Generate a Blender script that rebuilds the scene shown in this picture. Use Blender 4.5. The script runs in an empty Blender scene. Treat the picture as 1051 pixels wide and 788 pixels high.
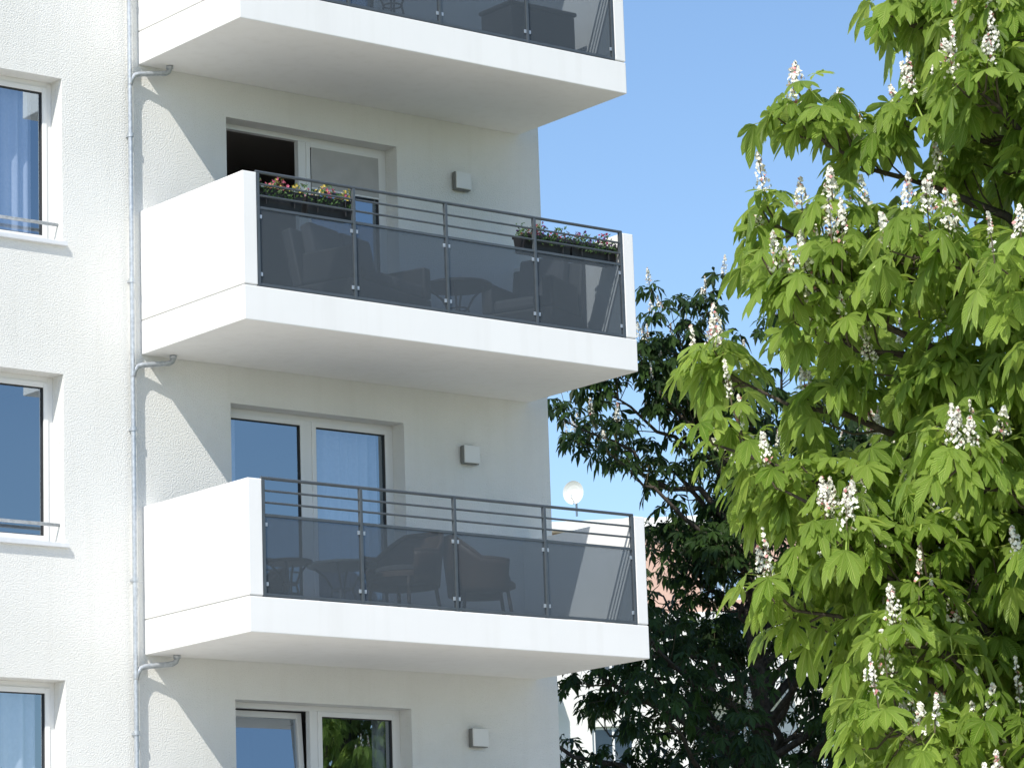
import bpy, math, numpy as np, random
from mathutils import Matrix, Vector
random.seed(5)
S=2.9; B0=9.0; W=4.7465; D=1.786; XC=5.007
col=bpy.context.scene.collection
# ---------------------------------------------------------------- materials
def newmat(name):
    m=bpy.data.materials.new(name); m.use_nodes=True; nt=m.node_tree
    return m,nt,nt.nodes["Principled BSDF"],nt.nodes["Material Output"]
def N(nt,t,**k):
    n=nt.nodes.new(t)
    for a,b in k.items():
        if a in n.inputs: n.inputs[a].default_value=b
        else: setattr(n,a,b)
    return n
def noise_mix(nt,bs,c1,c2,scale,detail=4,coord="Object",ramp=(.35,.65)):
    tc=N(nt,"ShaderNodeTexCoord"); no=N(nt,"ShaderNodeTexNoise"); no.inputs["Scale"].default_value=scale; no.inputs["Detail"].default_value=detail
    nt.links.new(tc.outputs[coord],no.inputs["Vector"])
    cr=N(nt,"ShaderNodeValToRGB"); cr.color_ramp.elements[0].position=ramp[0]; cr.color_ramp.elements[1].position=ramp[1]
    cr.color_ramp.elements[0].color=(*c1,1); cr.color_ramp.elements[1].color=(*c2,1)
    nt.links.new(no.outputs["Fac"],cr.inputs[0]); nt.links.new(cr.outputs[0],bs.inputs["Base Color"])
    return tc,cr
def bump(nt,bs,tc,scale,strength,dist,coord="Object",detail=6):
    no=N(nt,"ShaderNodeTexNoise"); no.inputs["Scale"].default_value=scale; no.inputs["Detail"].default_value=detail
    nt.links.new(tc.outputs[coord],no.inputs["Vector"])
    b=N(nt,"ShaderNodeBump"); b.inputs["Strength"].default_value=strength; b.inputs["Distance"].default_value=dist
    nt.links.new(no.outputs["Fac"],b.inputs["Height"]); nt.links.new(b.outputs[0],bs.inputs["Normal"]); return b
def simple(name,c1,c2=None,scale=8,rough=.6,metal=0,bs_=None):
    m,nt,bs,o=newmat(name); c2=c2 or c1
    tc,cr=noise_mix(nt,bs,c1,c2,scale)
    bs.inputs["Roughness"].default_value=rough; bs.inputs["Metallic"].default_value=metal
    if bs_: bump(nt,bs,tc,*bs_)
    return m
def stucco(name,c1,c2,bscale,bst,bd,streak=.975):
    m,nt,bs,o=newmat(name)
    tc,cr=noise_mix(nt,bs,c1,c2,.9,6)
    mp=N(nt,"ShaderNodeMapping"); mp.inputs["Scale"].default_value=(5,5,.3); nt.links.new(tc.outputs["Object"],mp.inputs[0])
    n2=N(nt,"ShaderNodeTexNoise"); n2.inputs["Scale"].default_value=1.5; n2.inputs["Detail"].default_value=5; nt.links.new(mp.outputs[0],n2.inputs["Vector"])
    r2=N(nt,"ShaderNodeValToRGB"); r2.color_ramp.elements[0].position=.25; r2.color_ramp.elements[0].color=(streak,streak*.997,streak*.99,1); r2.color_ramp.elements[1].position=.5; r2.color_ramp.elements[1].color=(1,1,1,1)
    nt.links.new(n2.outputs["Fac"],r2.inputs[0])
    mx=N(nt,"ShaderNodeMix",data_type='RGBA',blend_type='MULTIPLY'); mx.inputs[0].default_value=1
    nt.links.new(cr.outputs[0],mx.inputs[6]); nt.links.new(r2.outputs[0],mx.inputs[7]); nt.links.new(mx.outputs[2],bs.inputs["Base Color"])
    bs.inputs["Roughness"].default_value=.9; bs.inputs["Specular IOR Level"].default_value=.2
    bump(nt,bs,tc,bscale,bst,bd,"Object",3); return m
M={}
M["wall"]=stucco("stucco_wall",(.735,.733,.70),(.775,.772,.745),68,.75,.013,.965)
M["balc"]=stucco("balcony_paint",(.81,.805,.785),(.845,.84,.82),90,.14,.003,.96)
M["joint"]=simple("joint_dark",(.5,.49,.47))
M["frame"]=simple("window_frame_white",(.78,.78,.77),rough=.35)
M["gasket"]=simple("gasket",(.03,.03,.03))
M["alu"]=simple("aluminium",(.72,.73,.74),(.76,.77,.78),20,.4,.2)
M["galv"]=simple("galvanised_steel",(.40,.43,.46),(.54,.57,.6),30,.4,.6)
M["rail"]=simple("railing_paint",(.075,.09,.1),(.09,.105,.12),10,.4,.2)
M["room"]=simple("room_paint",(.22,.2,.18))
M["blind"]=simple("roller_blind",(.42,.41,.4),(.46,.45,.44),5,.8)
M["lampgrey"]=simple("lamp_metal",(.22,.22,.21),rough=.4,metal=.4)
M["lampwhite"]=simple("lamp_glass",(.75,.75,.73),rough=.3)
M["black"]=simple("black_plastic",(.012,.012,.014),(.02,.02,.022),15,.5)
M["tilegrey"]=simple("balcony_floor",(.3,.3,.29),(.36,.35,.34),12,.8)
def curtain():
    m,nt,bs,o=newmat("sheer_curtain"); tc,cr=noise_mix(nt,bs,(.72,.74,.8),(.8,.81,.86),30)
    bs.inputs["Roughness"].default_value=.9
    tr=N(nt,"ShaderNodeBsdfTransparent"); mx=N(nt,"ShaderNodeMixShader"); mx.inputs[0].default_value=.2
    nt.links.new(bs.outputs[0],mx.inputs[1]); nt.links.new(tr.outputs[0],mx.inputs[2]); nt.links.new(mx.outputs[0],o.inputs[0])
    return m
M["curtain"]=curtain()
def glass():
    m,nt,bs,o=newmat("window_glass")
    g=N(nt,"ShaderNodeBsdfGlossy"); g.inputs["Roughness"].default_value=0.0; g.inputs["Color"].default_value=(.76,.88,1,1)
    t=N(nt,"ShaderNodeBsdfTransparent"); t.inputs["Color"].default_value=(.8,.86,.94,1)
    tc=N(nt,"ShaderNodeTexCoord"); no=N(nt,"ShaderNodeTexNoise"); no.inputs["Scale"].default_value=1.1; no.inputs["Detail"].default_value=0; nt.links.new(tc.outputs["Object"],no.inputs["Vector"])
    b=N(nt,"ShaderNodeBump"); b.inputs["Strength"].default_value=.12; b.inputs["Distance"].default_value=.02
    nt.links.new(no.outputs["Fac"],b.inputs["Height"]); nt.links.new(b.outputs[0],g.inputs["Normal"])
    mx=N(nt,"ShaderNodeMixShader"); mx.inputs[0].default_value=.38
    nt.links.new(t.outputs[0],mx.inputs[1]); nt.links.new(g.outputs[0],mx.inputs[2]); nt.links.new(mx.outputs[0],o.inputs[0]); return m
M["glass"]=glass()
def panel():
    m,nt,bs,o=newmat("smoked_panel")
    bs.inputs["Base Color"].default_value=(.17,.195,.215,1); bs.inputs["Roughness"].default_value=.25
    t=N(nt,"ShaderNodeBsdfTransparent"); t.inputs["Color"].default_value=(.58,.62,.66,1)
    mx=N(nt,"ShaderNodeMixShader"); mx.inputs[0].default_value=.28
    nt.links.new(t.outputs[0],mx.inputs[1]); nt.links.new(bs.outputs[0],mx.inputs[2]); nt.links.new(mx.outputs[0],o.inputs[0]); return m
M["panel"]=panel()
def weave(name,c1,c2):
    m,nt,bs,o=newmat(name); tc=N(nt,"ShaderNodeTexCoord")
    br=N(nt,"ShaderNodeTexBrick"); br.inputs["Scale"].default_value=18; br.inputs["Color1"].default_value=(*c1,1); br.inputs["Color2"].default_value=(*c2,1); br.inputs["Mortar"].default_value=(c1[0]*.2,c1[1]*.2,c1[2]*.2,1)
    nt.links.new(tc.outputs["Object"],br.inputs["Vector"]); nt.links.new(br.outputs["Color"],bs.inputs["Base Color"])
    bs.inputs["Roughness"].default_value=.6; return m
M["wicker"]=weave("wicker",(.06,.035,.025),(.09,.055,.035)); M["rattan"]=weave("dark_rattan",(.02,.02,.022),(.035,.033,.032))
M["cushion"]=simple("cushion_fabric",(.05,.05,.055),(.07,.07,.075),30,.9)
M["bark"]=simple("bark",(.045,.035,.026),(.1,.08,.06),14,.95,0,(40,.8,.03))
M["twig"]=simple("twig_bark",(.07,.06,.035),(.11,.09,.05),30,.9)
def leafmat(name,ca,cb,trans):
    m,nt,bs,o=newmat(name)
    at=N(nt,"ShaderNodeAttribute"); at.attribute_name="lv"
    cr=N(nt,"ShaderNodeValToRGB"); cr.color_ramp.elements[0].color=(*ca,1); cr.color_ramp.elements[1].color=(*cb,1)
    nt.links.new(at.outputs["Fac"],cr.inputs[0])
    uv=N(nt,"ShaderNodeUVMap"); uv.uv_map="UVMap"; sp=N(nt,"ShaderNodeSeparateXYZ"); nt.links.new(uv.outputs[0],sp.inputs[0])
    a=N(nt,"ShaderNodeMath",operation='ABSOLUTE'); nt.links.new(sp.outputs[0],a.inputs[0])
    b=N(nt,"ShaderNodeMath",operation='MULTIPLY'); nt.links.new(a.outputs[0],b.inputs[0]); b.inputs[1].default_value=.22
    c=N(nt,"ShaderNodeMath",operation='SUBTRACT'); nt.links.new(sp.outputs[1],c.inputs[0]); nt.links.new(b.outputs[0],c.inputs[1])
    d=N(nt,"ShaderNodeMath",operation='MULTIPLY'); nt.links.new(c.outputs[0],d.inputs[0]); d.inputs[1].default_value=75
    e=N(nt,"ShaderNodeMath",operation='SINE'); nt.links.new(d.outputs[0],e.inputs[0])
    bp=N(nt,"ShaderNodeBump"); bp.inputs["Strength"].default_value=.7; bp.inputs["Distance"].default_value=.006
    nt.links.new(e.outputs[0],bp.inputs["Height"]); nt.links.new(bp.outputs[0],bs.inputs["Normal"])
    lt=N(nt,"ShaderNodeMath",operation='LESS_THAN'); nt.links.new(a.outputs[0],lt.inputs[0]); lt.inputs[1].default_value=.07
    mm=N(nt,"ShaderNodeMath",operation='MULTIPLY'); nt.links.new(lt.outputs[0],mm.inputs[0]); mm.inputs[1].default_value=.4
    mx=N(nt,"ShaderNodeMix",data_type='RGBA'); nt.links.new(mm.outputs[0],mx.inputs[0]); nt.links.new(cr.outputs[0],mx.inputs[6]); mx.inputs[7].default_value=(cb[0]*1.5,cb[1]*1.25,cb[2]*2,1)
    nt.links.new(mx.outputs[2],bs.inputs["Base Color"]); bs.inputs["Roughness"].default_value=.4; bs.inputs["Specular IOR Level"].default_value=.45
    tr=N(nt,"ShaderNodeBsdfTranslucent"); hs=N(nt,"ShaderNodeHueSaturation"); hs.inputs["Value"].default_value=1.4; hs.inputs["Hue"].default_value=.485; nt.links.new(mx.outputs[2],hs.inputs["Color"]); nt.links.new(hs.outputs[0],tr.inputs[0])
    ms=N(nt,"ShaderNodeMixShader"); ms.inputs[0].default_value=trans
    nt.links.new(bs.outputs[0],ms.inputs[1]); nt.links.new(tr.outputs[0],ms.inputs[2]); nt.links.new(ms.outputs[0],o.inputs[0]); return m
M["leaf"]=leafmat("chestnut_leaf",(.17,.29,.035),(.38,.53,.10),.45)
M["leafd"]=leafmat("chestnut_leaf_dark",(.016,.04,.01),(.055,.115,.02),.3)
M["petal"]=simple("petal_cream",(.76,.74,.62),(.86,.84,.75),40,.7)
M["petalp"]=simple("petal_pink",(.55,.2,.2),(.6,.3,.28),40,.7)
def flat(n,c): return simple(n,c,tuple(x*.8 for x in c),60,.6)
M["fy"]=flat("flower_yellow",(.6,.45,.08)); M["fp"]=flat("flower_pink",(.5,.1,.18)); M["fv"]=flat("flower_violet",(.16,.04,.26)); M["fw"]=flat("flower_white",(.7,.7,.62)); M["fr"]=flat("flower_magenta",(.35,.03,.1)); M["fg"]=flat("plant_green",(.06,.13,.03))
# ---------------------------------------------------------------- mesh builder
class MB:
    def __init__(s): s.v=[]; s.f=[]; s.m=[]; s.mats=[]
    def mi(s,k):
        if k not in s.mats: s.mats.append(k)
        return s.mats.index(k)
    def quad(s,a,b,c,d,k):
        n=len(s.v); s.v+= [a,b,c,d]; s.f.append((n,n+1,n+2,n+3)); s.m.append(s.mi(k))
    def box(s,x0,x1,y0,y1,z0,z1,k,mat4=None):
        n=len(s.v); p=[(x0,y0,z0),(x1,y0,z0),(x1,y1,z0),(x0,y1,z0),(x0,y0,z1),(x1,y0,z1),(x1,y1,z1),(x0,y1,z1)]
        if mat4: p=[tuple(mat4@Vector(q)) for q in p]
        s.v+=p
        for q in [(0,3,2,1),(4,5,6,7),(0,1,5,4),(1,2,6,5),(2,3,7,6),(3,0,4,7)]:
            s.f.append(tuple(n+i for i in q)); s.m.append(s.mi(k))
    def tube(s,pts,r,k,n=8,caps=True):
        P=[Vector(p) for p in pts]; R=r if hasattr(r,'__len__') else [r]*len(P)
        t0=(P[1]-P[0]).normalized(); up=Vector((0,0,1)) if abs(t0.z)<.9 else Vector((1,0,0)); a=t0.cross(up).normalized()
        base=len(s.v)
        for i,p in enumerate(P):
            t=(P[min(i+1,len(P)-1)]-P[max(i-1,0)]).normalized(); a=(a-t*a.dot(t)).normalized(); b=t.cross(a)
            for j in range(n):
                an=2*math.pi*j/n; s.v.append(tuple(p+(a*math.cos(an)+b*math.sin(an))*R[i]))
        mi=s.mi(k)
        for i in range(len(P)-1):
            for j in range(n):
                j2=(j+1)%n; s.f.append((base+i*n+j,base+i*n+j2,base+(i+1)*n+j2,base+(i+1)*n+j)); s.m.append(mi)
        if caps:
            s.f.append(tuple(base+j for j in range(n))[::-1]); s.m.append(mi)
            e=base+(len(P)-1)*n; s.f.append(tuple(e+j for j in range(n))); s.m.append(mi)
    def build(s,name,parent=None,bevel=0,smooth=False,loc=None,rot=0):
        me=bpy.data.meshes.new(name); me.from_pydata(s.v,[],s.f); 
        for k in s.mats: me.materials.append(M[k])
        me.polygons.foreach_set("material_index",s.m)
        if smooth: me.polygons.foreach_set("use_smooth",[True]*len(s.f))
        me.update(); o=bpy.data.objects.new(name,me); col.objects.link(o)
        if bevel:
            b=o.modifiers.new("bevel","BEVEL"); b.width=bevel; b.segments=2; b.limit_method='ANGLE'
        if parent: o.parent=parent
        if loc: o.location=loc; o.rotation_euler=(0,0,rot)
        return o
def empty(name,loc=(0,0,0),rot=0):
    o=bpy.data.objects.new(name,None); col.objects.link(o); o.location=loc; o.rotation_euler=(0,0,rot); o.empty_display_size=.3; return o
# ---------------------------------------------------------------- facade generator
def facade(mb,x0,x1,z0,z1,holes,k,y=0.,rev=.36,rk=None):
    xs=sorted({x0,x1,*[h[0] for h in holes],*[h[1] for h in holes]}); zs=sorted({z0,z1,*[h[2] for h in holes],*[h[3] for h in holes]})
    for i in range(len(xs)-1):
        for j in range(len(zs)-1):
            cx=(xs[i]+xs[i+1])/2; cz=(zs[j]+zs[j+1])/2
            if any(h[0]<cx<h[1] and h[2]<cz<h[3] for h in holes): continue
            mb.quad((xs[i],y,zs[j]),(xs[i+1],y,zs[j]),(xs[i+1],y,zs[j+1]),(xs[i],y,zs[j+1]),k)
    for a,b,c,d in holes:
        r=rk or k; Y=y+rev
        mb.quad((a,y,c),(a,y,d),(a,Y,d),(a,Y,c),r); mb.quad((b,y,c),(b,Y,c),(b,Y,d),(b,y,d),r)
        mb.quad((a,y,d),(b,y,d),(b,Y,d),(a,Y,d),r); mb.quad((a,y,c),(a,Y,c),(b,Y,c),(b,y,c),r)
# ---------------------------------------------------------------- main building
bld=empty("apartment_building")
XL=-16.; DEP=12.; ZT=21.2
ks=range(-3,4)
wins=[];doors=[]
for k in ks:
    b=B0+S*k
    for xr in (-.865,-4.6,-8.2,-11.8): wins.append((xr-1.5,xr,b+.99,b+2.62,k))
    doors.append((1.02,3.12,b+.34 if k>-3 else b+.05,b+2.53,k))
mb=MB(); facade(mb,XL,XC,0,ZT,[w[:4] for w in wins+doors],"wall"); mb.build("facade_wall",bld)
mb=MB()
mb.quad((XC,0,0),(XC,DEP,0),(XC,DEP,ZT),(XC,0,ZT),"wall"); mb.quad((XL,0,0),(XL,0,ZT),(XL,DEP,ZT),(XL,DEP,0),"wall")
mb.quad((XL,DEP,0),(XL,DEP,ZT),(XC,DEP,ZT),(XC,DEP,0),"wall"); mb.quad((XL,0,ZT-.4),(XC,0,ZT-.4),(XC,DEP,ZT-.4),(XL,DEP,ZT-.4),"tilegrey")
mb.build("side_walls_and_roof",bld)
mb=MB(); 
for (x0,x1,y0,y1) in [(XL-.05,XC+.05,-.05,.3),(XL-.05,XC+.05,DEP-.3,DEP+.05),(XL-.05,XL+.3,.3,DEP-.3),(XC-.3,XC+.05,.3,DEP-.3)]: mb.box(x0,x1,y0,y1,ZT+.002,ZT+.06,"alu")
mb.build("parapet_coping",bld)
def rooms(hs,name):
    mb=MB()
    for a,b,c,d,k in hs:
        x0,x1,z0,z1,y0,y1=a-.35,b+.35,c-.02 if name=="door" else c-.6,d+.12,.362,3.4
        mb.quad((x0,y1,z0),(x1,y1,z0),(x1,y1,z1),(x0,y1,z1),"room"); mb.quad((x0,y0,z0),(x0,y1,z0),(x0,y1,z1),(x0,y0,z1),"room")
        mb.quad((x1,y0,z0),(x1,y0,z1),(x1,y1,z1),(x1,y1,z0),"room"); mb.quad((x0,y0,z0),(x1,y0,z0),(x1,y1,z0),(x0,y1,z0),"room"); mb.quad((x0,y0,z1),(x0,y1,z1),(x1,y1,z1),(x1,y0,z1),"room")
    mb.build(name+"_rooms",bld)
rooms(wins,"window"); rooms(doors,"door")
def fr(mb,x0,x1,z0,z1,y0,y1,w,k="frame"):
    mb.box(x0,x0+w,y0,y1,z0,z1,k); mb.box(x1-w,x1,y0,y1,z0,z1,k); mb.box(x0+w,x1-w,y0,y1,z0,z0+w,k); mb.box(x0+w,x1-w,y0,y1,z1-w,z1,k)
fm=MB(); gm=MB(); cm=MB(); sm=MB(); bm_=MB(); rb=MB()
def curtain_sheet(mb,x0,x1,z0,z1,y,seed):
    rnd=random.Random(seed); n=int((x1-x0)/.018); base=len(mb.v); ph=rnd.random()*6
    for i in range(n+1):
        x=x0+(x1-x0)*i/n; yy=y+.028*math.sin(x*46+ph+1.2*math.sin(x*9+ph))+.015*math.sin(x*19+ph)
        mb.v+=[(x,yy,z0),(x,yy,z1)]
    mi=mb.mi("curtain")
    for i in range(n): mb.f.append((base+2*i,base+2*i+2,base+2*i+3,base+2*i+1)); mb.m.append(mi)
for i,(a,b,c,d,k) in enumerate(wins):
    fr(fm,a,b,c,d,.2,.27,.055); 
    mid=(a+b)/2
    fm.box(mid-.04,mid+.04,.2,.27,c+.055,d-.055,"frame")
    for (p,q) in ((a+.055,mid-.04),(mid+.04,b-.055)):
        fr(fm,p,q,c+.055,d-.055,.188,.25,.05)
        fr(bm_,p+.05,q-.05,c+.105,d-.105,.2,.24,.008,"gasket")
        gm.quad((p+.055,.222,c+.11),(q-.055,.222,c+.11),(q-.055,.222,d-.11),(p+.055,.222,d-.11),"glass")
    sm.box(a-.03,b+.03,-.045,.195,c-.03,c+.012,"alu"); 
    rb.tube([(a+.001,.09,c+.2),(b-.001,.09,c+.2)],.017,"galv",10); 
    if i%3!=2: curtain_sheet(cm,a+.05,mid+.15 if i%2 else b-.12,c+.02,d-.02,.36,i)
    else: curtain_sheet(cm,a+.05,mid+.25,c+.02,d-.02,.36,i)
for (a,b,c,d,k) in doors:
    fr(fm,a,b,c,d,.2,.27,.05); mid=(a+b)/2
    fm.box(mid-.045,mid+.045,.2,.27,c+.05,d-.05,"frame")
    for s_,(p,q) in enumerate(((a+.05,mid-.045),(mid+.045,b-.05))):
        if k==0 and s_==0:
            mt=Matrix.Translation((p,.3,0))@Matrix.Rotation(math.radians(82),4,'Z')
            for bx in [(0,.05,0,.06,c+.05,d-.05),(q-p-.05,q-p,0,.06,c+.05,d-.05),(.05,q-p-.05,0,.06,c+.05,c+.1),(.05,q-p-.05,0,.06,d-.1,d-.05)]: fm.box(*bx,"frame",mt)
            continue
        if k==-2 and s_==0:
            mt=Matrix.Translation((0,.2,c+.05))@Matrix.Rotation(math.radians(-4),4,'X')
            h=d-c-.1
            for bx in [(p,p+.06,0,.06,0,h),(q-.06,q,0,.06,0,h),(p+.06,q-.06,0,.06,0,.06),(p+.06,q-.06,0,.06,h-.06,h)]: fm.box(*bx,"frame",mt)
            pts=[mt@Vector(v) for v in ((p+.06,.03,.06),(q-.06,.03,.06),(q-.06,.03,h-.06),(p+.06,.03,h-.06))]; gm.quad(*[tuple(v) for v in pts],"glass"); continue
        fr(fm,p,q,c+.05,d-.05,.188,.25,.05)
        fr(bm_,p+.05,q-.05,c+.1,d-.1,.2,.24,.008,"gasket")
        gm.quad((p+.055,.222,c+.105),(q-.055,.222,c+.105),(q-.055,.222,d-.105),(p+.055,.222,d-.105),"glass")
    if k==0:
        fm.box(mid+.1,b-.105,.18,.186,d-.52,d-.1,"blind"); fm.box(mid+.1,b-.105,.174,.187,d-.54,d-.521,"frame")
        curtain_sheet(cm,mid+.1,b-.3,c+.05,d-.03,.42,7)
    elif k==-2: curtain_sheet(cm,b-.2,b-.02,c+.05,d-.03,.42,k+50)
    else: curtain_sheet(cm,mid+.1,b-.05,c+.05,d-.03,.42,k+50); curtain_sheet(cm,a+.02,a+.35,c+.05,d-.03,.42,k+80)
    sm.box(a,b,-.03,.195,c-.03,c+.01,"alu")
fm.build("window_and_door_frames",bld,.004); gm.build("glass_panes",bld); cm.build("curtains",bld,smooth=True); sm.build("sills",bld,.004); bm_.build("gaskets",bld); rb.build("window_guard_bars",bld,smooth=True)
# ---------------------------------------------------------------- balconies
def flowerbox(x,y,z,w,cols,seed,ff=.38):
    rnd=random.Random(seed); e=empty("flower_box",(x,y,z))
    mb=MB()
    n=len(mb.v); t=.09; b=.07; h=.17
    mb.v+=[(-w/2+.01,-b,0),(w/2-.01,-b,0),(w/2-.01,b,0),(-w/2+.01,b,0),(-w/2,-t,h),(w/2,-t,h),(w/2,t,h),(-w/2,t,h)]
    for q in [(0,3,2,1),(0,1,5,4),(1,2,6,5),(2,3,7,6),(3,0,4,7),(4,5,6,7)]: mb.f.append(tuple(n+i for i in q)); mb.m.append(mb.mi("black"))
    mb.box(-w/2-.008,w/2+.008,-t-.008,-t+.006,h-.02,h+.008,"black"); mb.box(-w/2-.008,w/2+.008,t-.006,t+.008,h-.02,h+.008,"black")
    for xx in (-w*.3,w*.3): mb.tube([(xx,-t-.01,h),(xx,-t-.012,.02)],.006,"black",6)
    mb.build("trough",e)
    pl=MB()
    for i in range(int(w*800)):
        px=rnd.uniform(-w/2,w/2); py=rnd.uniform(-.1,.08); pz=h+rnd.uniform(-.01,.15)*(.65+.35*math.sin(px*23+seed))
        if rnd.random()<.12: py=-.11; pz=h-rnd.uniform(0,.08)
        isf=pz>h+.02 and rnd.random()<ff; r=rnd.uniform(.012,.022) if isf else rnd.uniform(.015,.03)
        kk=cols[int((math.sin(px*9+seed*2)+1.2)*len(cols)/2.3+rnd.random()*.7)%len(cols)] if isf else "fg"
        nrm=Vector((rnd.uniform(-1,1),rnd.uniform(-1.6,.2),rnd.uniform(-.2,1))).normalized(); a=nrm.orthogonal().normalized(); b2=nrm.cross(a); c=Vector((px,py,pz))
        m=5 if isf else 4; base=len(pl.v)
        pl.v.append(tuple(c-nrm*.005))
        for j in range(2*m):
            an=math.pi*j/m; rr=r*(1 if j%2==0 else .55); pl.v.append(tuple(c+(a*math.cos(an)+b2*math.sin(an))*rr*(1 if isf else (1.3 if j%m==0 else .6))))
        for j in range(2*m): pl.f.append((base,base+1+j,base+1+(j+1)%(2*m))); pl.m.append(pl.mi(kk))
    pl.build("plants",e); return e
def balcony(k):
    b=B0+S*k; e=empty("balcony",(0,0,b))
    mb=MB()
    mb.box(0,W,-D,0,0,.33,"balc")
    mb.build("slab",e,.008)
    mb=MB(); mb.box(.012,.15,-D+.012,-.001,.331,.341,"joint"); mb.box(W-.138,W-.012,-D+.012,-.001,.331,.341,"joint"); mb.box(.152,W-.14,-D+.1,-.002,.3305,.338,"tilegrey"); mb.build("joints_and_floor",e)
    mb=MB(); mb.box(0,.155,-D,0,.341,1.42,"balc"); mb.box(W-.135,W,-D,0,.341,1.42,"balc"); mb.build("side_walls",e,.008)
    y=-D+.02; mb=MB(); xs=[.175,1.275,2.375,3.475,4.59]
    for z in (1.43,1.315,1.205): mb.tube([(.157,y,z),(W-.137,y,z)],.011 if z<1.4 else .016,"rail",8)
    mb.box(.157,W-.137,y-.012,y+.012,1.075,1.1,"rail"); mb.box(.157,W-.137,y-.015,y+.015,.338,.365,"rail")
    for x in xs:
        mb.box(x-.014,x+.014,y-.02,y+.02,.332,1.42,"rail")
        for zz in (.45,1.0):
            for sx in (-1,1):
                if .16<x+sx*.03<W-.14: mb.box(x+sx*.029-.014,x+sx*.029+.014,y-.012,y-.0045,zz-.018,zz+.018,"galv")
    mb.build("railing",e,.002)
    mb=MB()
    for i in range(4): mb.box(xs[i]+.018,xs[i+1]-.018,y-.004,y+.004,.367,1.073,"panel")
    mb.build("infill_panels",e)
    return e
for k in (-2,-1,0,1,2,3): balcony(k)
flowerbox(.47,-D+.17,B0+1.13,.54,["fy","fw","fp"],1,.5); flowerbox(1.06,-D+.17,B0+1.13,.54,["fp","fy","fw"],2,.42)
flowerbox(3.7,-D+.17,B0+1.1,.6,["fr","fv","fp"],3,.3); flowerbox(4.3,-D+.17,B0+1.1,.58,["fv","fr"],4,.3)
# ---------------------------------------------------------------- lamps, pipe
def lamp(k):
    e=empty("wall_lamp",(3.92,0,B0+S*k+2.17)); mb=MB()
    mb.box(-.09,.09,-.02,-.001,.0,.18,"lampgrey"); mb.box(-.1,.1,-.07,-.02,-.005,.185,"lampgrey"); mb.build("housing",e,.004)
    mb=MB(); mb.box(-.094,.098,-.09,-.0705,.004,.182,"lampwhite"); mb.build("diffuser",e,.004)
for k in (-2,-1,0,1,2): lamp(k)
e=empty("downpipe",(-.14,-.07,0)); mb=MB()
mb.tube([(0,0,.1),(0,0,ZT-.1)],.024,"galv",14)
z=1.
while z<ZT:
    mb.tube([(0,0,z-.02),(0,0,z+.02)],.033,"galv",12); mb.box(-.012,.012,.02,.069,z-.01,z+.01,"galv"); z+=1.45
mb.build("pipe",e,smooth=False)
for k in (-2,-1,0,1,2):
    b=B0+S*k; pts=[(.42,-.06,b-.001),(.42,-.06,b-.035),(.405,-.06,b-.065),(.37,-.06,b-.085),(.3,-.06,b-.095),(.1,0,b-.12),(.05,0,b-.14),(.015,0,b-.19),(0,0,b-.25)]
    mb=MB(); mb.tube(pts,.026,"galv",12); mb.tube([(.42,-.06,b-.002),(.42,-.06,b-.03)],.036,"galv",12); mb.build("drain_branch",e,smooth=True)
# ---------------------------------------------------------------- furniture
def wicker_chair(x,y,z,rot):
    e=empty("wicker_armchair",(x,y,z),rot); mb=MB(); n=28; R=.33
    rows=6
    for i in range(n+1):
        a=math.radians(-125+250*i/n); w=abs(-125+250*i/n)/125
        top=.86-.24*min(1,max(0,(w-.25)/.4))**1.2 - .06*max(0,w-.7)
        for j in range(rows+1):
            zz=.3+(top-.3)*j/rows; rr=R*(1+.12*(j/rows)+.05*(1-w)*(j/rows)); mb.v.append((rr*math.sin(a),rr*math.cos(a)*1.0,zz))
    for i in range(n):
        for j in range(rows):
            q=i*(rows+1)+j; mb.f.append((q,q+rows+1,q+rows+2,q+1)); mb.m.append(mb.mi("wicker"))
    o=mb.build("woven_back_and_arms",e,smooth=True); so=o.modifiers.new("s","SOLIDIFY"); so.thickness=.022
    mb=MB(); pts=[]
    for i in range(n+1):
        a=math.radians(-125+250*i/n); w=abs(-125+250*i/n)/125; top=.86-.24*min(1,max(0,(w-.25)/.4))**1.2-.06*max(0,w-.7); rr=R*(1.12+.05*(1-w)); pts.append((rr*math.sin(a),rr*math.cos(a),top))
    mb.tube(pts,.024,"wicker",8)
    mb.tube([(0,0,.36),(0,0,.37),(0,0,.41),(0,0,.43)],[.29,.32,.32,.29],"wicker",24)
    mb.tube([(0,0,.43),(0,0,.44),(0,0,.48),(0,0,.49)],[.24,.27,.27,.24],"cushion",24)
    for sx in(-1,1):
        for sy in(-1,1): mb.tube([(sx*.22,sy*.2,.38),(sx*.26,sy*.25,0)],.018,"wicker",8)
    mb.build("seat_and_legs",e,smooth=False)
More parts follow.
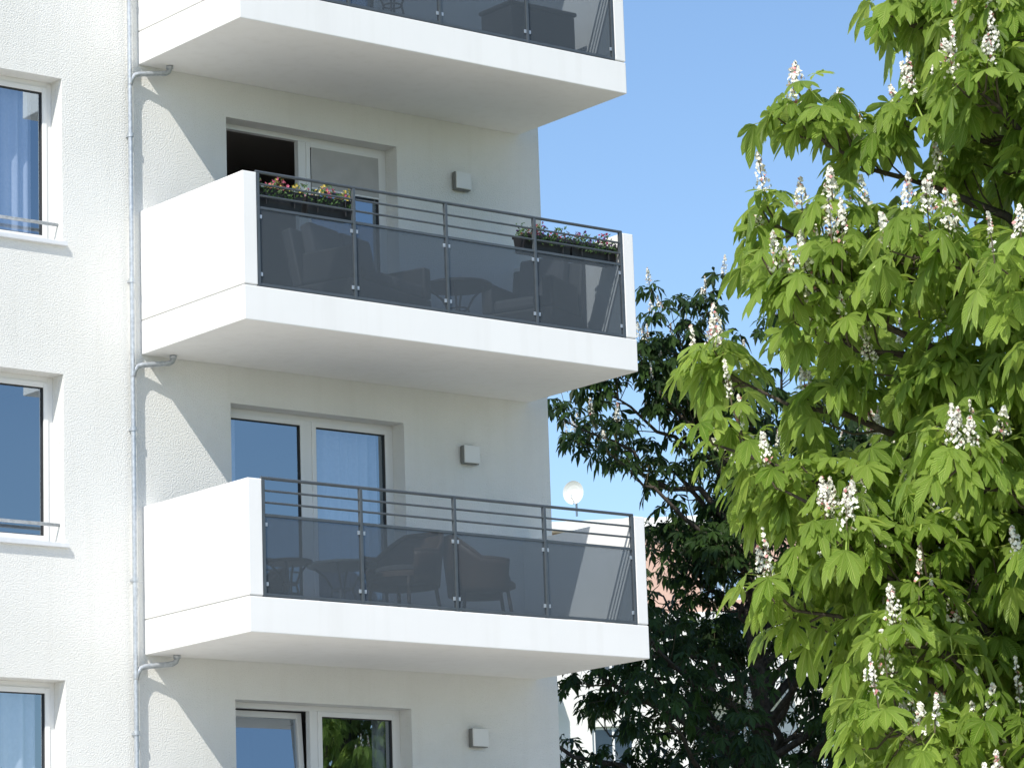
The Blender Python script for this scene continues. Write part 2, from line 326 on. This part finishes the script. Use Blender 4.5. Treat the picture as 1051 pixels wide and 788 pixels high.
def rattan_seat(name,x,y,z,rot,w):
    e=empty(name,(x,y,z),rot); mb=MB(); d=.75
    mb.box(-w/2,w/2,-d/2,d/2,.08,.3,"rattan"); 
    mb.box(-w/2,-w/2+.12,-d/2+.002,d/2-.13,.3,.62,"rattan"); mb.box(w/2-.12,w/2,-d/2+.002,d/2-.13,.3,.62,"rattan")
    mt=Matrix.Translation((0,d/2-.13,.3))@Matrix.Rotation(math.radians(-12),4,'X'); mb.box(-w/2,w/2,0,.12,0,.62,"rattan",mt)
    for sx in (-1,1):
        for sy in (-1,1): mb.box(sx*(w/2-.06)-.025,sx*(w/2-.06)+.025,sy*(d/2-.06)-.025,sy*(d/2-.06)+.025,0,.08,"rattan")
    mb.build("frame",e,.025)
    mb=MB(); n=max(1,round((w-.24)/.6)); cw=(w-.26)/n
    for i in range(n):
        x0=-w/2+.13+i*cw; mb.box(x0+.005,x0+cw-.005,-d/2,d/2-.16,.302,.43,"cushion"); mb.box(x0+.01,x0+cw-.01,-.14,-.01,.13,.66,"cushion",mt)
    mb.build("cushions",e,.035)
def side_table(name,x,y,z,r,h,k):
    e=empty(name,(x,y,z)); mb=MB(); mb.tube([(0,0,h-.03),(0,0,h-.025),(0,0,h-.005),(0,0,h)],[r-.01,r,r,r-.01],k,28)
    for i in range(4):
        a=math.pi/4+i*math.pi/2; c,s=math.cos(a),math.sin(a)
        mb.tube([(c*r*.8,s*r*.8,h-.03),(c*r*.45,s*r*.45,h*.72),(c*r*.28,s*r*.28,h*.5),(c*r*.4,s*r*.4,h*.25),(c*r*.8,s*r*.8,0)],.011,k,8)
    mb.tube([(r*.28*math.cos(t),r*.28*math.sin(t),h*.5) for t in np.linspace(0,2*math.pi,17)],.009,k,6)
    mb.build("table_top_and_legs",e,smooth=False)
F=.34
zb=B0-S+F
wicker_chair(2.25,-1.1,zb,math.radians(-75)); wicker_chair(3.3,-1.0,zb,math.radians(60)); side_table("round_table",1.6,-1.0,zb,.34,.5,"rail"); side_table("plant_stool",.85,-1.2,zb,.22,.45,"black")
zb=B0+F
rattan_seat("rattan_sofa",1.95,-.95,zb,math.radians(20),1.35); rattan_seat("rattan_armchair",4.05,-1.0,zb,math.radians(-65),.8); side_table("garden_table",3.05,-1.05,zb,.35,.5,"black")
zb=B0+S+F
side_table("bistro_table",2.3,-1.1,zb,.32,.72,"black")
e=empty("storage_box",(3.95,-1.2,zb)); mb=MB(); mb.box(-.42,.42,-.25,.25,.03,.5,"rattan"); mb.box(-.44,.44,-.27,.27,.502,.55,"rattan"); mb.build("box_and_lid",e,.02)
# ---------------------------------------------------------------- trees
def nrm(a): return a/np.maximum(np.linalg.norm(a,axis=-1,keepdims=True),1e-9)
def make_tree(name,loc,trunk_r,cc,cr,nlimb,ntw,leafL,nleaf,nlet,stations,leafk,seed,nflow,tw=(.3,.75),egg=0.,extra=[],wid=.185,fl=.25,voids=[]):
    rg=np.random.default_rng(seed); e=empty(name,loc)
    cc=np.array(cc,float); cr=np.array(cr,float)
    mb=MB(); ztop=cc[2]+cr[2]*.65
    tp=[(0,0,0),(.03,.02,ztop*.18),(-.05,.06,ztop*.4),(.06,-.04,ztop*.62),(.0,.08,ztop*.82),(.1,.0,ztop)]
    T=np.array(tp); mb.tube(tp,[trunk_r*1.25,trunk_r,trunk_r*.85,trunk_r*.6,trunk_r*.38,trunk_r*.12],"bark",12)
    def trunk(z):
        return np.array([np.interp(z,T[:,2],T[:,0]),np.interp(z,T[:,2],T[:,1]),z])
    P=[];A=[];SC=[]
    for i in range(nlimb+len(extra)):
        if i<nlimb:
            zz=1-2*(i+.5)/nlimb; az=i*2.39996+rg.uniform(-.3,.3); rr=math.sqrt(max(0,1-zz*zz)); d=np.array([rr*math.cos(az),rr*math.sin(az),zz])
            u=rg.uniform(.78,1.05) if i%3 else rg.uniform(.4,.7)
            g=1-egg*max(0,zz)
            end=cc+d*cr*u*np.array([g,g,1])
        else: end=np.array(extra[i-nlimb],float)
        hd=math.hypot(end[0],end[1]); z0=max(cc[2]-cr[2]*.95,min(ztop*.96,end[2]-hd*.55-.2))
        st=trunk(z0); mid=(st+end)/2+np.array([0,0,.12*hd])+rg.normal(0,.12,3)*cr[0]*.3
        t=np.linspace(0,1,9)[:,None]; pts=(1-t)**2*st+2*t*(1-t)*mid+t*t*end
        pts[1:-1]+=rg.normal(0,.02*cr[0],(7,3))
        if any(np.linalg.norm(pts[8]-np.array(v[:3]))<v[3] for v in voids): continue
        L=np.linalg.norm(end-st); r0=min(trunk_r*.42,.012+.014*L)
        mb.tube([tuple(p) for p in pts],list(np.linspace(r0,.008,9)),"bark",6,False)
        for j in range(ntw):
            tt=1-rg.random()**1.3*.72; f=tt*8; q=min(int(f),7); b=pts[q]+(pts[q+1]-pts[q])*(f-q)
            ax=nrm(end-st); dr=nrm(ax*.5+nrm(rg.normal(0,1,3))*1.0+np.array([0,0,.35])+nrm(b-cc)*.35)
            ln=rg.uniform(*tw)*(1.15-.4*tt)
            if j==0: b=pts[8]; dr=nrm(ax+np.array([0,0,.4])); ln=.15
            tip=b+dr*ln+np.array([0,0,.06*ln])
            if any(np.linalg.norm(tip-np.array(v[:3]))<v[3] for v in voids): continue
            m1=b+dr*ln*.5-np.array([0,0,.04])
            mb.tube([tuple(b),tuple(m1),tuple(tip)],[.009,.007,.005],"twig",4,False); P.append(tip); A.append(nrm(dr+np.array([0,0,.7]))); SC.append(tt+(.25 if j==0 else 0)-(0 if i%3 or i>=nlimb else .6))
    mb.build("trunk_and_branches",e,smooth=True)
    P=np.array(P);A=np.array(A); n=len(P)
    ref=nrm(np.cross(A,nrm(rg.normal(0,1,(n,3))))); ref2=np.cross(A,ref)
    k=np.arange(nleaf); ph=(2*np.pi*k/nleaf)[None]+rg.uniform(0,6.28,(n,1))+rg.normal(0,.25,(n,nleaf))
    rad=ref[:,None]*np.cos(ph)[...,None]+ref2[:,None]*np.sin(ph)[...,None]
    el=rg.uniform(-.1,.75,(n,nleaf,1)); pd=nrm(rad*np.cos(el)+A[:,None]*np.sin(el)+np.array([0,0,-.05]))
    pl=rg.uniform(.45,.85,(n,nleaf,1))*leafL
    C=P[:,None]+pd*pl+np.array([0,0,-.06])*pl
    size=leafL*rg.uniform(.6,1.1,(n,nleaf))
    lv=np.clip(rg.normal(.45,.28,(n,nleaf))+rg.normal(0,.12,(n,1)),0,1)
    C=C.reshape(-1,3); m=len(C); fwd=pd.reshape(-1,3).copy(); droop=rg.uniform(.3,1.5,(m,1)); fwd=nrm(fwd+np.array([0,0,-1.])*droop)
    side=nrm(np.cross(fwd,np.array([0,0,1.])+rg.normal(0,.3,(m,3)))); up=nrm(np.cross(side,fwd)); size=size.reshape(-1); lv=lv.reshape(-1)
    Pp=np.repeat(P,nleaf,0); pw=side*.004
    pv=np.stack([Pp-pw,Pp+pw,C+pw,C-pw],1).reshape(-1,3)
    angs=np.linspace(-1,1,nlet)*math.radians(105); wl=1-.45*np.abs(np.linspace(-1,1,nlet))**1.3
    ag=angs[None]+rg.normal(0,.12,(m,nlet))
    dirs=fwd[:,None]*np.cos(ag)[...,None]+side[:,None]*np.sin(ag)[...,None]+up[:,None]*.12
    dirs=nrm(dirs+np.array([0,0,-1.])*rg.uniform(.1,.7,(m,1,1)))
    Lk=size[:,None]*wl[None]*rg.uniform(.85,1.1,(m,nlet))
    nn=nrm(up[:,None]+0*dirs-dirs*np.sum(up[:,None]*dirs,-1,keepdims=True)+rg.normal(0,.2,(m,nlet,3))); sd=np.cross(dirs,nn)
    if stations==5: ts=np.array([0,.3,.6,.82,1.]); ws=np.array([.06,.6,1.,.8,.04])
    else: ts=np.array([0,.6,1.]); ws=np.array([.08,1.,.06])
    hw=Lk*wid
    t=ts[None,None,:,None]; w=(ws[None,None]*hw[...,None])[...,None]
    curl=rg.uniform(.1,.5,(m,nlet,1,1))
    cen=C[:,None,None]+dirs[:,:,None]*(Lk[...,None,None]*t)-np.array([0,0,1.])*(Lk[...,None,None]*curl*t*t)
    Lf=cen-sd[:,:,None]*w+nn[:,:,None]*w*.35; Rt=cen+sd[:,:,None]*w+nn[:,:,None]*w*.35
    V=np.stack([Lf,cen,Rt],3)
    ns=len(ts); V=V.reshape(-1,3); nl=m*nlet; o0=4*m
    V=np.concatenate([pv,V]); 
    idx=(np.arange(nl)*ns*3)[:,None,None]+(np.arange(ns-1)*3)[None,:,None]+np.arange(2)[None,None,:]
    Fq=np.stack([idx,idx+1,idx+4,idx+3],-1).reshape(-1,4)+o0
    Fp=np.arange(4*m).reshape(-1,4); Fq=np.concatenate([Fp,Fq])
    uv1=np.tile(np.stack([np.tile(np.array([-1,0,1.]),ns),np.repeat(ts,3)],-1),(nl,1)); uvv=np.concatenate([np.zeros((4*m,2)),uv1])
    lvv=np.concatenate([np.repeat(lv,4),np.repeat(np.clip(np.repeat(lv,nlet)+rg.normal(0,.06,nl),0,1),ns*3)])
    me=bpy.data.meshes.new("leaves"); me.vertices.add(len(V)); me.vertices.foreach_set("co",V.astype(np.float32).ravel())
    me.loops.add(Fq.size); me.loops.foreach_set("vertex_index",Fq.astype(np.int32).ravel())
    me.polygons.add(len(Fq)); me.polygons.foreach_set("loop_start",(np.arange(len(Fq))*4).astype(np.int32)); me.polygons.foreach_set("loop_total",np.full(len(Fq),4,np.int32))
    me.update(calc_edges=True); ul=me.uv_layers.new(name="UVMap"); ul.data.foreach_set("uv",uvv[Fq.ravel()].astype(np.float32).ravel())
    at=me.attributes.new("lv","FLOAT","POINT"); at.data.foreach_set("value",lvv.astype(np.float32))
    me.materials.append(M[leafk]); o=bpy.data.objects.new("leaves",me); col.objects.link(o); o.parent=e
    sc=np.array(SC)+.25*A[:,2]+rg.uniform(0,fl,n)+.12*np.clip((P[:,2]-cc[2])/cr[2],-.3,1); ch=np.argsort(-sc)[:nflow]
    fb=MB()
    for q in ch:
        h=rg.uniform(.19,.33)*leafL/.21; ax=nrm(A[q]*.3+np.array([0,0,1.])+rg.normal(0,.06,3)); p=P[q]
        fb.tube([tuple(p),tuple(p+ax*h)],[.006,.003],"twig",4,False)
        a=nrm(np.cross(ax,[.3,.8,.1])); b=np.cross(ax,a); big=rg.random()<.65
        for s_ in range(100 if big else 50):
            tt=rg.random()**.8; an=rg.uniform(0,6.28); rr=(.055*(1-tt)+.008)*leafL/.21*(1 if big else .5)*rg.uniform(.6,1.1); c=p+ax*h*(.15+.85*tt)+(a*math.cos(an)+b*math.sin(an))*rr
            nv=nrm((a*math.cos(an)+b*math.sin(an))+rg.normal(0,.5,3)); x=nrm(np.cross(nv,ax)); y=np.cross(nv,x); r=rg.uniform(.009,.015)*leafL/.21
            fb.quad(tuple(c+x*r),tuple(c+y*r),tuple(c-x*r),tuple(c-y*r),"petalp" if rg.random()<.08 else "petal")
    if nflow: fb.build("flower_panicles",e)
    return e
def inst(src,name,loc,rot,sc=1):
    e=empty(name,loc,rot); e.scale=(sc,)*3
    for c in list(src.children):
        o=bpy.data.objects.new(c.name,c.data); col.objects.link(o); o.parent=e
    return e
ex=[(-2.05,1.6,5.55),(-1.9,1.25,5.25),(-1.75,1.75,6.0),(-1.9,1.2,6.5),(-1.6,1.5,6.9),(-1.55,1.2,7.4),(-1.0,.9,8.2),(-1.75,.9,4.9),(-1.6,.6,4.3),(-1.2,1.2,4.7),(-1.3,.2,3.7),(-1.75,1.45,4.6)]
t1=make_tree("horse_chestnut_tree",(-2.14,-14.51,0),.17,(0,0,5.9),(2.3,2.3,3.5),98,20,.2,5,6,5,"leaf",11,560,tw=(.15,.42),egg=.32,extra=ex,fl=.6)
ex2=[(-2.7,1.2,11.4),(-2.3,.7,11.9),(-2.4,1.4,11.6),(-2.0,.3,12.4),(-1.6,-.1,12.8),(-1.1,-.5,12.9),(-1.3,.6,12.5),(-1.7,0,11.8)]
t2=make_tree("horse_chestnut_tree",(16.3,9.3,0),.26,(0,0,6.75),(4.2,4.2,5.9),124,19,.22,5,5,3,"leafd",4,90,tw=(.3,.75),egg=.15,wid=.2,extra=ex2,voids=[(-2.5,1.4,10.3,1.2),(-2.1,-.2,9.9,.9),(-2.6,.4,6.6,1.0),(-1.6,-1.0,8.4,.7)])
inst(t1,"horse_chestnut_tree",(18.6,-22.2,0),2.1,1.12); inst(t2,"horse_chestnut_tree",(36,-30,0),4.1,.8)
# ---------------------------------------------------------------- neighbouring block
M["pinkwall"]=stucco("terracotta_render",(.58,.38,.31),(.63,.43,.35),30,.2,.01)
nb=empty("neighbouring_apartment_block",(42.0,41.0,0),math.radians(-43))
mb=MB(); hl=[]
for f in range(5):
    for i in range(12): hl.append((-8+i*3.0,-8+i*3.0+(1.6 if i%2 else 1.1),1.2+f*2.9,2.7+f*2.9))
facade(mb,-10,28,0,14.2,hl,"wall",0,.2)
mb.build("front_wall",nb)
mb=MB(); facade(mb,-10,28,14.2,16.6,[(-8+i*3.,-6.8+i*3.,14.6,15.9) for i in range(12)],"pinkwall",0,.2); mb.quad((-10,.0,0),(-10,0,16.6),(-10,11,16.6),(-10,11,0),"wall"); mb.quad((28,0,0),(28,11,0),(28,11,16.6),(28,0,16.6),"wall"); mb.quad((-10,11,0),(-10,11,16.6),(28,11,16.6),(28,11,0),"wall"); mb.quad((-10,0,16.3),(28,0,16.3),(28,11,16.3),(-10,11,16.3),"tilegrey")
mb.build("attic_storey_and_sides",nb)
mb=MB(); mb.box(-10.2,28.2,-.35,.3,16.602,16.85,"balc"); mb.box(-10.1,28.1,-.15,-.002,14.1,14.3,"balc"); mb.build("cornice",nb)
mb=MB(); g=MB()
for a,b,c,d in hl+[(-8+i*3.,-6.8+i*3.,14.6,15.9) for i in range(12)]:
    fr(mb,a,b,c,d,.12,.17,.07); mb.box((a+b)/2-.03,(a+b)/2+.03,.12,.17,c+.07,d-.07,"frame"); g.quad((a+.05,.16,c+.05),(b-.05,.16,c+.05),(b-.05,.16,d-.05),(a+.05,.16,d-.05),"glass"); g.quad((a-.1,.6,c-.1),(b+.1,.6,c-.1),(b+.1,.6,d+.1),(a-.1,.6,d+.1),"room")
mb.build("window_frames",nb); g.build("window_glass",nb)
mb=MB()
for f in range(1,5):
    for x0 in (-5.6,.4,6.4,12.4,18.4): 
        z=f*2.9+.3; mb.box(x0,x0+2.6,-1.3,-.001,z,z+.2,"balc"); mb.box(x0,x0+2.6,-1.3,-1.24,z+.2,z+1.1,"balc"); mb.box(x0,x0+.06,-1.24,-.001,z+.2,z+1.1,"balc"); mb.box(x0+2.54,x0+2.6,-1.24,-.001,z+.2,z+1.1,"balc")
mb.build("balconies",nb)
sd=empty("satellite_dish",(39.33,41.2,16.85),math.radians(-60)); mb=MB()
mb.tube([(0,0,-.1),(0,0,.55)],.03,"galv",10); n=24
rings=[(0,0),(.1,.01),(.19,.035),(.25,.065),(.29,.09)]
for r,h in rings:
    for j in range(n):
        a=2*math.pi*j/n; mb.v.append((r*math.cos(a),-.12-h,.5+r*math.sin(a)*1.08))
b0=len(mb.v)-len(rings)*n
for i in range(len(rings)-1):
    for j in range(n): j2=(j+1)%n; mb.f.append((b0+i*n+j,b0+i*n+j2,b0+(i+1)*n+j2,b0+(i+1)*n+j)); mb.m.append(mb.mi("lampwhite"))
mb.tube([(0,-.12,.24),(0,-.42,.35)],.015,"galv",6); mb.tube([(0,-.42,.32),(0,-.42,.42)],.03,"lampwhite",10); mb.build("dish_and_mast",sd)
# ---------------------------------------------------------------- ground
def groundmat(name,c1,c2,sc,bs_):
    return simple(name,c1,c2,sc,.95,0,bs_)
M["grass"]=groundmat("grass",(.05,.09,.02),(.09,.13,.03),.8,(30,.8,.05)); M["paving"]=groundmat("pale_paving",(.56,.52,.45),(.64,.6,.53),1.2,(60,.3,.01)); M["kerb"]=simple("kerb_stone",(.35,.34,.32),(.42,.41,.39),8,.9)
mb=MB(); mb.quad((-1500,-1500,-.12),(1500,-1500,-.12),(1500,1500,-.12),(-1500,1500,-.12),"grass"); mb.build("ground")
mb=MB(); mb.box(-40,14,-40,-.003,-.3,0,"paving"); mb.build("pavement")
mb=MB(); mb.box(14.001,14.15,-40,-.003,-.3,.01,"kerb"); mb.box(-40,14.15,-40.16,-40.001,-.3,.01,"kerb"); mb.build("kerb")
# ---------------------------------------------------------------- light
d=Vector((1,.55,-1.2)).normalized(); el=math.asin(-d.z); rot=math.atan2(-d.x,-d.y)
w=bpy.data.worlds.new("World"); bpy.context.scene.world=w; w.use_nodes=True; nt=w.node_tree; bg=nt.nodes["Background"]
sk=nt.nodes.new("ShaderNodeTexSky"); sk.sky_type='NISHITA'; sk.sun_disc=False; sk.sun_elevation=el; sk.sun_rotation=rot; sk.altitude=50; sk.air_density=1.0; sk.dust_density=.6; sk.ozone_density=2.8
hs=nt.nodes.new("ShaderNodeHueSaturation"); hs.inputs["Saturation"].default_value=1.05; hs.inputs["Value"].default_value=1.2
nt.links.new(sk.outputs[0],hs.inputs["Color"]); nt.links.new(hs.outputs[0],bg.inputs[0]); bg.inputs[1].default_value=.15
sl=bpy.data.lights.new("sun","SUN"); sl.energy=5; sl.angle=math.radians(.5); sl.color=(1,.955,.87); so=bpy.data.objects.new("sun",sl); col.objects.link(so); so.rotation_euler=d.to_track_quat('-Z','Y').to_euler(); so.location=(-20,-20,40)
# ---------------------------------------------------------------- camera
yaw,p,r=.8989,.2041,-.0330
f=Vector((math.cos(p)*math.cos(yaw),math.cos(p)*math.sin(yaw),math.sin(p))); r0=Vector((math.sin(yaw),-math.cos(yaw),0)); u0=r0.cross(f)
ri=math.cos(r)*r0+math.sin(r)*u0; up=-math.sin(r)*r0+math.cos(r)*u0
cd=bpy.data.cameras.new("camera"); cd.lens=36*3540.6/1051; cd.sensor_width=36; cd.clip_end=5000; co=bpy.data.objects.new("camera",cd); col.objects.link(co)
co.matrix_world=Matrix(((ri.x,up.x,-f.x,-17.3814),(ri.y,up.y,-f.y,-27.5612),(ri.z,up.z,-f.z,1.8896),(0,0,0,1)))
bpy.context.scene.camera=co
bpy.context.scene.view_settings.view_transform='Standard'; bpy.context.scene.view_settings.look='None'; bpy.context.scene.view_settings.exposure=0
